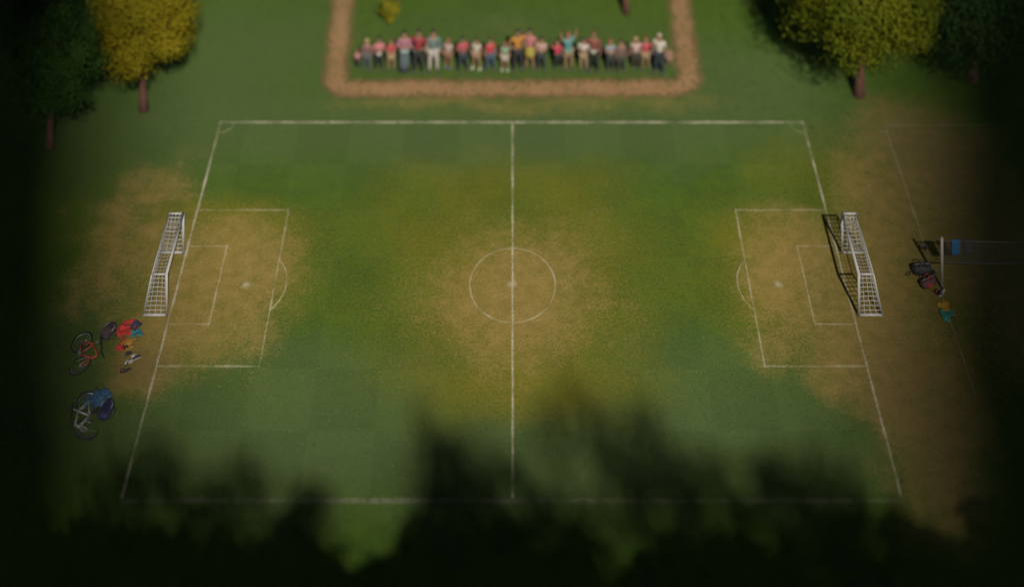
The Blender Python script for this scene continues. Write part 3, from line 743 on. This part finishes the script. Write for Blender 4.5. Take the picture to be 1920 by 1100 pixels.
# ------------------------------------------------------------------ bicycles
RUB = cmat("tyre_rubber", (.012, .012, .013), .7); STEEL = cmat("steel", (.4, .4, .4), .35, .05, 20, .8)
BLKP = cmat("black_plastic", (.015, .015, .017), .5)
def bicycle(label, hub_mid, up, frame_col, tilt, r=.37, wb=.9, sz=1.05, hz=1.22, steer=25, twist=0., grip=.3, upcol=None):
    """built upright along x (front at +x), then laid on its side with its top pointing towards up"""
    fwd = Vector((math.sin(twist), -math.cos(twist), 0)); upv = Vector((up * math.cos(twist), up * math.sin(twist), 0))
    upv = upv - fwd * upv.dot(fwd); upv.normalize()
    upt = (upv * math.cos(tilt) + Vector((0, 0, 1)) * math.sin(tilt)); lat = upt.cross(fwd)
    M = Matrix((fwd, lat, upt)).transposed().to_4x4()
    base = Vector(hub_mid) - upt * r + Vector((0, 0, .07))
    root = tag(empty("bicycle", mat=Matrix.Translation(base) @ M), label, "bicycle", None)
    FM = cmat("frame_paint", frame_col, .35, .08, 5)
    rear, front = Vector((-wb / 2, 0, r)), Vector((wb / 2, 0, r))
    bb = Vector((-.03, 0, r - .05)); seat = Vector((-.2, 0, sz - .2)); head = Vector((wb / 2 - .16, 0, hz - .28)); headl = Vector((wb / 2 - .11, 0, hz - .45))
    bm = bmesh.new()
    for a, b, q in ((bb, seat, .024), (seat - Vector((-.02, 0, .06)), head - Vector((0, 0, .03)), .024), (bb, headl, .028), (headl, head, .03)): tube(bm, [a, b], q, 8)
    for sd in (-.05, .05):
        o = Vector((0, sd, 0)); tube(bm, [bb + o * .5, rear + o], .014, 6); tube(bm, [seat - Vector((0, 0, .08)) + o * .4, rear + o], .013, 6)
    bm_obj("frame", bm, FM, root)
    # steering assembly: one rotation for fork, front wheel and handlebar
    ax = (head - headl).normalized(); S = Matrix.Translation(headl) @ Matrix.Rotation(math.radians(steer), 4, ax) @ Matrix.Translation(-headl)
    def wheel(c, mtx):
        bm = bmesh.new(); torus(bm, c, r - .025, .027, seg=40, ms=8); bm.transform(mtx)
        tyre = bm_obj("wheel", bm, RUB, root)
        bm = bmesh.new(); torus(bm, c, r - .058, .013, seg=36, ms=6); bm.transform(mtx); bm_obj("rim", bm, STEEL, tyre)
        bm = bmesh.new()
        for k in range(16):
            a = 2 * P * k / 16; tube(bm, [c + Vector((.02 * math.cos(a), (-1) ** k * .025, .02 * math.sin(a))), c + Vector(((r - .06) * math.cos(a + .2), 0, (r - .06) * math.sin(a + .2)))], .003, 4, False)
        bm.transform(mtx); sp = bm_obj("spokes", bm, STEEL, tyre)
        bm = bmesh.new(); tube(bm, [c - Vector((0, .05, 0)), c + Vector((0, .05, 0))], .025, 10); bm.transform(mtx); bm_obj("hub", bm, STEEL, tyre)
    wheel(rear, Matrix.Identity(4)); wheel(front, S)
    bm = bmesh.new()
    for sd in (-.055, .055): tube(bm, [headl + Vector((.01, sd, -.03)), front.lerp(headl, .4) + Vector((.02, sd, 0)), front + Vector((0, sd, 0))], .016, 6)
    tube(bm, [headl + Vector((.01, -.06, -.03)), headl + Vector((.01, .06, -.03))], .02, 6); bm.transform(S)
    bm_obj("fork", bm, cmat("fork_paint", upcol or frame_col, .4), root)
    bm = bmesh.new(); top = head + ax * .14
    tube(bm, [head, top], .018, 8)
    tube(bm, [top + Vector((-.06, -grip, .03)), top + Vector((0, -grip * .5, .02)), top, top + Vector((0, grip * .5, .02)), top + Vector((-.06, grip, .03))], .015, 8); bm.transform(S)
    hb = bm_obj("handlebar", bm, BLKP, root)
    for q in (-1, 1):
        bm = bmesh.new(); tube(bm, [top + Vector((-.06, q * grip, .03)), top + Vector((-.024, q * grip * .7, .026))], .022, 8); bm.transform(S)
        bm_obj("grip", bm, RUB, hb)
    bm = bmesh.new(); tube(bm, [seat, seat + (seat - bb).normalized() * .16], .014, 8); bm_obj("seat_post", bm, STEEL, root)
    bm = bmesh.new(); c = seat + (seat - bb).normalized() * .18
    ellipsoid(bm, c + Vector((-.04, 0, 0)), (.12, .085, .04), 14, 8); ellipsoid(bm, c + Vector((.08, 0, 0)), (.12, .035, .03), 12, 8)
    bm_obj("saddle", bm, BLKP, root)
    bm = bmesh.new(); torus(bm, bb + Vector((0, -.05, 0)), .085, .008, seg=24, ms=6)
    for k in range(5):
        a = k * 2 * P / 5; tube(bm, [bb + Vector((0, -.05, 0)), bb + Vector((.083 * math.cos(a), -.05, .083 * math.sin(a)))], .007, 4)
    tube(bm, [bb - Vector((0, .07, 0)), bb + Vector((0, .07, 0))], .018, 8)
    tube(bm, [bb + Vector((0, -.075, 0)), bb + Vector((.12, -.08, .11))], .011, 6); tube(bm, [bb + Vector((0, .075, 0)), bb + Vector((-.12, .08, -.11))], .011, 6)
    bm_obj("crankset", bm, STEEL, root)
    bm = bmesh.new(); tube(bm, [bb + Vector((0, -.05, .085)), rear + Vector((0, -.05, .035))], .006, 4); tube(bm, [bb + Vector((0, -.05, -.085)), rear + Vector((0, -.05, -.035))], .006, 4)
    bm_obj("chain", bm, BLKP, root)
    for q, o in ((-1, Vector((.12, -.13, .11))), (1, Vector((-.12, .13, -.11)))):
        bm = bmesh.new(); rbox(bm, bb + o, (.09, .09, .022), .006); bm_obj("pedal", bm, BLKP, root, False)
    return root
bicycle("red framed bicycle lying on its side on the dirt left of the shoes", gp(152, 667), 1, (.40, .07, .04), .2, steer=-9, twist=.24)
bicycle("white framed bicycle lying on its side beside the blue jacket", gp(164, 784), -1, (.42, .40, .36), .22, r=.40, wb=.95, sz=.98, hz=1.08, steer=8, twist=.2, upcol=(.3, .3, .28))

# ------------------------------------------------------------------ bags, clothes, shoes
def cloth(name, label, cat, x, y, poly, col, rot=0, size=1., seed=0, lump=.07, group=None):
    """a dropped garment: cut out of a fine grid, rumpled and given thickness"""
    n = 34; pts = np.array(poly); lo = pts.min(0); hi = pts.max(0)
    def inside(px_, py_):
        c = False; j = len(poly) - 1
        for i in range(len(poly)):
            xi, yi = poly[i]; xj, yj = poly[j]
            if (yi > py_) != (yj > py_) and px_ < (xj - xi) * (py_ - yi) / (yj - yi) + xi: c = not c
            j = i
        return c
    bm = bmesh.new(); vs = {}
    def vert(i, j):
        if (i, j) not in vs:
            u = lo[0] + (hi[0] - lo[0]) * i / n; v = lo[1] + (hi[1] - lo[1]) * j / n
            p = Vector((u * 3, v * 3, seed * 3.1))
            h = abs(mnoise.noise(p)) * lump * 1.6 + abs(mnoise.noise(p * 2.3)) * lump * .7 + .012
            vs[(i, j)] = bm.verts.new((u * size + .06 * mnoise.noise(p * 1.4 + Vector((5, 0, 0))), v * size + .06 * mnoise.noise(p * 1.4 + Vector((0, 8, 0))), h))
        return vs[(i, j)]
    for i in range(n):
        for j in range(n):
            if inside(lo[0] + (hi[0] - lo[0]) * (i + .5) / n, lo[1] + (hi[1] - lo[1]) * (j + .5) / n):
                bm.faces.new((vert(i, j), vert(i + 1, j), vert(i + 1, j + 1), vert(i, j + 1)))
    o = bm_obj(name, bm, cmat(name + "_fabric", col, .9, .15, 10, bump=.3))
    so = o.modifiers.new("thickness", 'SOLIDIFY'); so.thickness = .012; so.offset = 1
    o.location = gp(x, y, .006); o.rotation_euler.z = rot
    return tag(o, label, cat, group)
TEE = [(-.2, -.32), (.2, -.32), (.2, .12), (.3, .02), (.4, .12), (.24, .3), (.08, .32), (0, .28), (-.08, .32), (-.24, .3), (-.4, .12), (-.3, .02), (-.2, .12)]
TEEL = [(-.2, -.3), (.2, -.3), (.2, .1), (.34, -.2), (.44, -.14), (.26, .28), (.08, .32), (0, .28), (-.08, .32), (-.26, .28), (-.44, -.14), (-.34, -.2), (-.2, .1)]
SHO = [(-.22, .2), (.22, .2), (.27, -.2), (.04, -.22), (0, 0), (-.04, -.22), (-.27, -.2)]
cloth("tracksuit_top", "red top with its sleeves spread on the dirt beside the backpack", "top", 236, 620, TEEL, (.45, .035, .03), 1.4, .95, 1)
cloth("shorts", "navy shorts dropped beside the red top", "shorts", 255, 614, SHO, (.03, .035, .065), .9, .75, 2)
cloth("t_shirt", "teal shirt lying against the end of the red top", "shirt", 256, 627, TEE, (.03, .15, .17), 1.9, .62, 3)
cloth("t_shirt", "orange yellow shirt on the dirt above the shoes", "shirt", 241, 646, TEE, (.38, .19, .03), .4, .68, 4, .05)
cloth("t_shirt", "small red shirt lying partly over the orange yellow shirt", "shirt", 229, 653, TEE, (.42, .035, .03), 1.1, .58, 5)
cloth("glove", "crumpled black glove resting at the edge of the small red shirt", "glove", 236, 652.5, SHO, (.012, .012, .014), .5, .36, 6)
cloth("jacket", "blue jacket spread over the back of the white bicycle", "jacket", 184, 750, TEEL, (.04, .1, .2), .3, 1.05, 7, .12)
cloth("t_shirt", "teal shirt dropped furthest from the net post", "shirt", 1777, 592, TEE, (.03, .22, .2), 1.75, .72, 8)
cloth("t_shirt", "yellow shirt with an orange hem dropped below the net post", "shirt", 1771, 577, TEE, (.42, .24, .02), .15, .62, 9, .05)

def bag_body(bm, L, Wd, Hh, taper=.9):
    rings = []; n = 9
    for i in range(n):
        t = i / (n - 1); x = (t - .5) * L; k = 1 - (1 - taper) * abs(2 * t - 1) ** 3
        if i in (0, n - 1): k *= .86
        rings.append((x, k))
    vs = []
    for x, k in rings:
        ring = []
        for j in range(18):
            a = 2 * P * j / 18; ca, sa = math.cos(a), math.sin(a)
            yy = Wd / 2 * k * math.copysign(abs(ca) ** .7, ca); zz = Hh / 2 + Hh / 2 * k * math.copysign(abs(sa) ** .75, sa) - (1 - k) * Hh * .5 * (sa < 0) * 0
            q = Vector((x * 5, yy * 5, zz * 5)); ring.append(bm.verts.new((x + .012 * mnoise.noise(q), yy + .015 * mnoise.noise(q + Vector((3, 0, 0))), max(0, zz + .02 * mnoise.noise(q + Vector((0, 4, 0)))))))
        vs.append(ring)
    for a, b in zip(vs, vs[1:]):
        for j in range(18): bm.faces.new((a[j], a[(j + 1) % 18], b[(j + 1) % 18], b[j]))
    bm.faces.new(vs[0][::-1]); bm.faces.new(vs[-1])
def duffel(label, x, y, L, Wd, Hh, col, trim, rot, strap=True):
    root = tag(empty("sports_bag", gp(x, y)), label, "bag"); root.rotation_euler.z = rot
    bm = bmesh.new(); bag_body(bm, L, Wd, Hh); bm_obj("body", bm, cmat("bag_nylon", col, .7, .15, 8, bump=.2), root)
    bm = bmesh.new(); tube(bm, [(-L * .44, 0, Hh + .004), (-L * .2, 0, Hh + .014), (L * .2, 0, Hh + .014), (L * .44, 0, Hh + .004)], .012, 6); bm_obj("zip", bm, cmat("zip_metal", (.2, .2, .2), .4), root)
    for q in (-1, 1):
        bm = bmesh.new(); tube(bm, [(-L * .2, q * Wd * .46, Hh * .55), (-L * .17, q * Wd * .3, Hh + .06), (0, q * Wd * .16, Hh + .13), (L * .17, q * Wd * .3, Hh + .06), (L * .2, q * Wd * .46, Hh * .55)], .016, 6)
        bm_obj("handle", bm, cmat("bag_webbing", trim, .8), root)
        bm = bmesh.new(); rbox(bm, (0, q * (Wd * .485), Hh * .5), (L * .5, .05, Hh * .34), .02); bm_obj("pocket", bm, cmat("bag_pocket", trim, .8), root)
    if strap:
        bm = bmesh.new(); tube(bm, [(-L * .5, 0, Hh * .7), (-L * .6, .0, Hh * .3), (-L * .72, -.05, .03), (-L * .92, -.1, .02), (-L * .95, -.03, .02), (-L * .75, .06, .02)], .015, 6)
        bm_obj("shoulder_strap", bm, cmat("strap_webbing", (.02, .018, .016), .8), root)
    return root
duffel("black sports bag with a trailing strap left of the net post", 1729, 512, .66, .36, .33, (.022, .022, .024), (.03, .03, .032), .05)
duffel("dark maroon sports bag with a red stripe below the black bag", 1740, 536, .58, .3, .28, (.07, .03, .035), (.28, .03, .035), .45, False)
def backpack(label, x, y, col, panel, rot, sc_=1., lay=True):
    root = tag(empty("backpack", gp(x, y)), label, "bag"); root.rotation_euler.z = rot; root.scale = (sc_,) * 3
    bm = bmesh.new(); bag_body(bm, .56, .40, .24, .74); bm_obj("body", bm, cmat("pack_nylon", col, .75, .15, 8, bump=.2), root)
    bm = bmesh.new(); rbox(bm, (-.1, 0, .235), (.26, .26, .07), .03, 3); bm_obj("pocket", bm, cmat("pack_panel", panel, .8), root)
    bm = bmesh.new(); tube(bm, [(.0, -.16, .2), (.12, -.17, .22), (.22, -.1, .21), (.25, 0, .2), (.22, .1, .21), (.12, .17, .22), (0, .16, .2)], .011, 6); bm_obj("zip", bm, cmat("pack_zip", (.3, .28, .3), .4), root)
    bm = bmesh.new(); tube(bm, [(.26, -.04, .14), (.33, -.02, .17), (.33, .02, .17), (.26, .04, .14)], .014, 6); bm_obj("loop", bm, cmat("bag_webbing", (.03, .025, .03), .8), root)
    for q in (-1, 1):
        bm = bmesh.new(); tube(bm, [(.22, q * .1, .05), (.16, q * .24, .03), (-.05, q * .27, .02), (-.2, q * .16, .03)], .02, 6); bm_obj("strap", bm, cmat("bag_webbing", (.03, .025, .03), .8), root)
    return root
backpack("dark purple grey backpack lying right of the red bicycle", 203, 627, (.045, .03, .045), (.08, .045, .04), 1.05, 1.0)
backpack("navy backpack beside the blue jacket on the grass", 199, 775, (.018, .022, .07), (.014, .016, .05), 1.4, 1.05)

def shoe(label, x, y, rot, col, sole, group=None, tip=0):
    root = tag(empty("football_boot", gp(x, y)), label, "shoe", group); root.rotation_euler = (tip, 0, rot); root.scale = (.85,) * 3
    if tip: root.location.z = .05
    bm = bmesh.new(); rbox(bm, (0, 0, .014), (.29, .1, .026), .012, 2)
    for v in bm.verts:
        t = v.co.x / .145; v.co.y *= (1 - .22 * max(0, -t)) * (1 - .3 * max(0, t - .4))
    bm_obj("sole", bm, cmat("boot_sole", sole, .7), root)
    bm = bmesh.new(); tube(bm, [(-.135, 0, .06), (-.1, 0, .07), (-.03, 0, .07), (.05, 0, .055), (.11, 0, .045), (.138, 0, .038)], [.03, .046, .048, .046, .038, .016], 12)
    for v in bm.verts: v.co.z = max(.027, v.co.z if v.co.x > -.02 else v.co.z * 1.25)
    bm_obj("upper", bm, cmat("boot_upper", col, .55, .1, 20), root)
    bm = bmesh.new(); ellipsoid(bm, (-.075, 0, .128), (.052, .034, .014), 12, 6); bm_obj("lining", bm, BLKP, root)
    bm = bmesh.new()
    for k in range(3): tube(bm, [(.0 + k * .03, -.03, .108 - k * .009), (.0 + k * .03, .03, .108 - k * .009)], .006, 5)
    bm_obj("laces", bm, cmat("laces", (.5, .48, .44), .8), root)
    return root
WS, BS = (.36, .34, .31), (.02, .018, .02)
shoe("black boot with the small shoe pile, topmost by the orange yellow shirt", 241, 665, .6, BS, (.1, .08, .08))
shoe("white shoe at the left end of the shoe pile", 238, 681, 1.2, WS, BS)
shoe("white shoe with black sole second from the left in the shoe pile", 244, 679, .9, WS, BS, tip=.9)
shoe("black shoe in the middle of the shoe pile", 249, 676, 1.0, BS, WS)
shoe("white shoe right of the black shoe in the pile", 253, 673, .8, WS, BS, tip=-.8)
shoe("black shoe at the right end of the shoe pile", 258, 671, .5, BS, WS)
shoe("dark red boot lowest on the dirt below the shoe pile", 232, 697, .2, (.08, .02, .025), BS)
shoe("black boot beside the dark red boot below the shoe pile", 238, 696, .5, BS, BS, tip=.9)
shoe("dark boot on the side line above the black sports bag", 1729, 465, .1, (.08, .03, .025), BS)
shoe("black boot lying on the side line above the black sports bag", 1735, 466, .9, BS, BS, tip=.9)
shoe("grey boot between the black bag and the net post", 1753, 512, .5, (.1, .08, .07), BS)
shoe("dark boot between the two sports bags and the post", 1750, 519, 1.1, (.05, .04, .04), WS)
shoe("maroon boot left of the foot of the net post", 1757, 548, .8, (.12, .03, .03), BS)
shoe("black and white shoe below the foot of the net post", 1764, 553, .6, BS, WS)
shoe("white shoe right of the foot of the net post", 1767, 549, .7, WS, BS, tip=.7)

# ------------------------------------------------------------------ net on posts, with clothes over it
def ball_net():
    b = gp(1766, 541); x1 = 7.2
    root = tag(empty("volleyball_net", b), "net strung from a pale post on the bare pitch at the right", "net")
    PM = cmat("post_paint", (.3, .26, .23), .5, .1, 5)
    for x in (0, x1):
        bm = bmesh.new(); tube(bm, [(x, 0, -.05), (x, 0, 1.83)], .055, 10); ellipsoid(bm, (x, 0, 1.83), (.055, .055, .03)); bm_obj("post", bm, PM, root)
    bm = bmesh.new(); z0, z1 = .95, 1.73
    sag = lambda x: -.05 * math.sin(P * x / x1)
    for z in (z0, z1): tube(bm, [(x1 * i / 24, 0, z + sag(x1 * i / 24)) for i in range(25)], .022, 6)
    bm_obj("net_tape", bm, cmat("net_tape", (.075, .065, .055), .8), root)
    bm = bmesh.new(); n = int((x1 - .3) / .095)
    for i in range(n + 1):
        x = .2 + i * .095; tube(bm, [(x, 0, z0 + sag(x)), (x, .01, (z0 + z1) / 2 + sag(x)), (x, 0, z1 + sag(x))], .006, 4, False)
    for j in range(1, 9):
        z = z0 + (z1 - z0) * j / 9; tube(bm, [(x1 * i / 24, 0, z + sag(x1 * i / 24)) for i in range(25)], .006, 4, False)
    bm_obj("net", bm, cmat("net_cord", (.085, .075, .065), .8), root)
    def hang(name, label, cat, x, wd, dr, col, seed, col2=None):
        bm = bmesh.new(); rows = []
        for j in range(19):
            t = j / 18; a = (t - .5) * 2
            row = []
            for i in range(13):
                u = (i / 12 - .5) * wd; nz = mnoise.noise(Vector((u * 8, t * 3, seed)))
                if abs(a) < .12: y, z = a / .12 * .035, 1.765 - .02 * (a / .12) ** 2
                else:
                    y = math.copysign(.035 + .035 * nz * 1 + .012 * math.sin(u * 30 + seed), a); z = 1.745 - (abs(a) - .12) / .88 * dr * (1 + .06 * nz)
                row.append(bm.verts.new((u * (1 - .06 * abs(a)), y, z)))
            rows.append(row)
        for ra, rb in zip(rows, rows[1:]):
            for i in range(12): bm.faces.new((ra[i], ra[i + 1], rb[i + 1], rb[i]))
        o = bm_obj(name, bm, cmat(name + "_cloth", col, .9, .15, 8, bump=.3)); o.location = b + Vector((x, 0, 0))
        so = o.modifiers.new("thickness", 'SOLIDIFY'); so.thickness = .01; so.offset = 1
        tag(o, label, cat)
    hang("towel", "blue towel hung over the net beside its post", "towel", .50, .31, .5, (.02, .09, .2), 1)
    hang("shirt", "dark grey shirt hung over the net right of the blue towel", "shirt", .95, .3, .48, (.045, .04, .042), 2)
ball_net()

# ------------------------------------------------------------------ cycles
cy = sc.cycles
cy.max_bounces = 5; cy.diffuse_bounces = 2; cy.transparent_max_bounces = 12
cy.caustics_reflective = False; cy.caustics_refractive = False
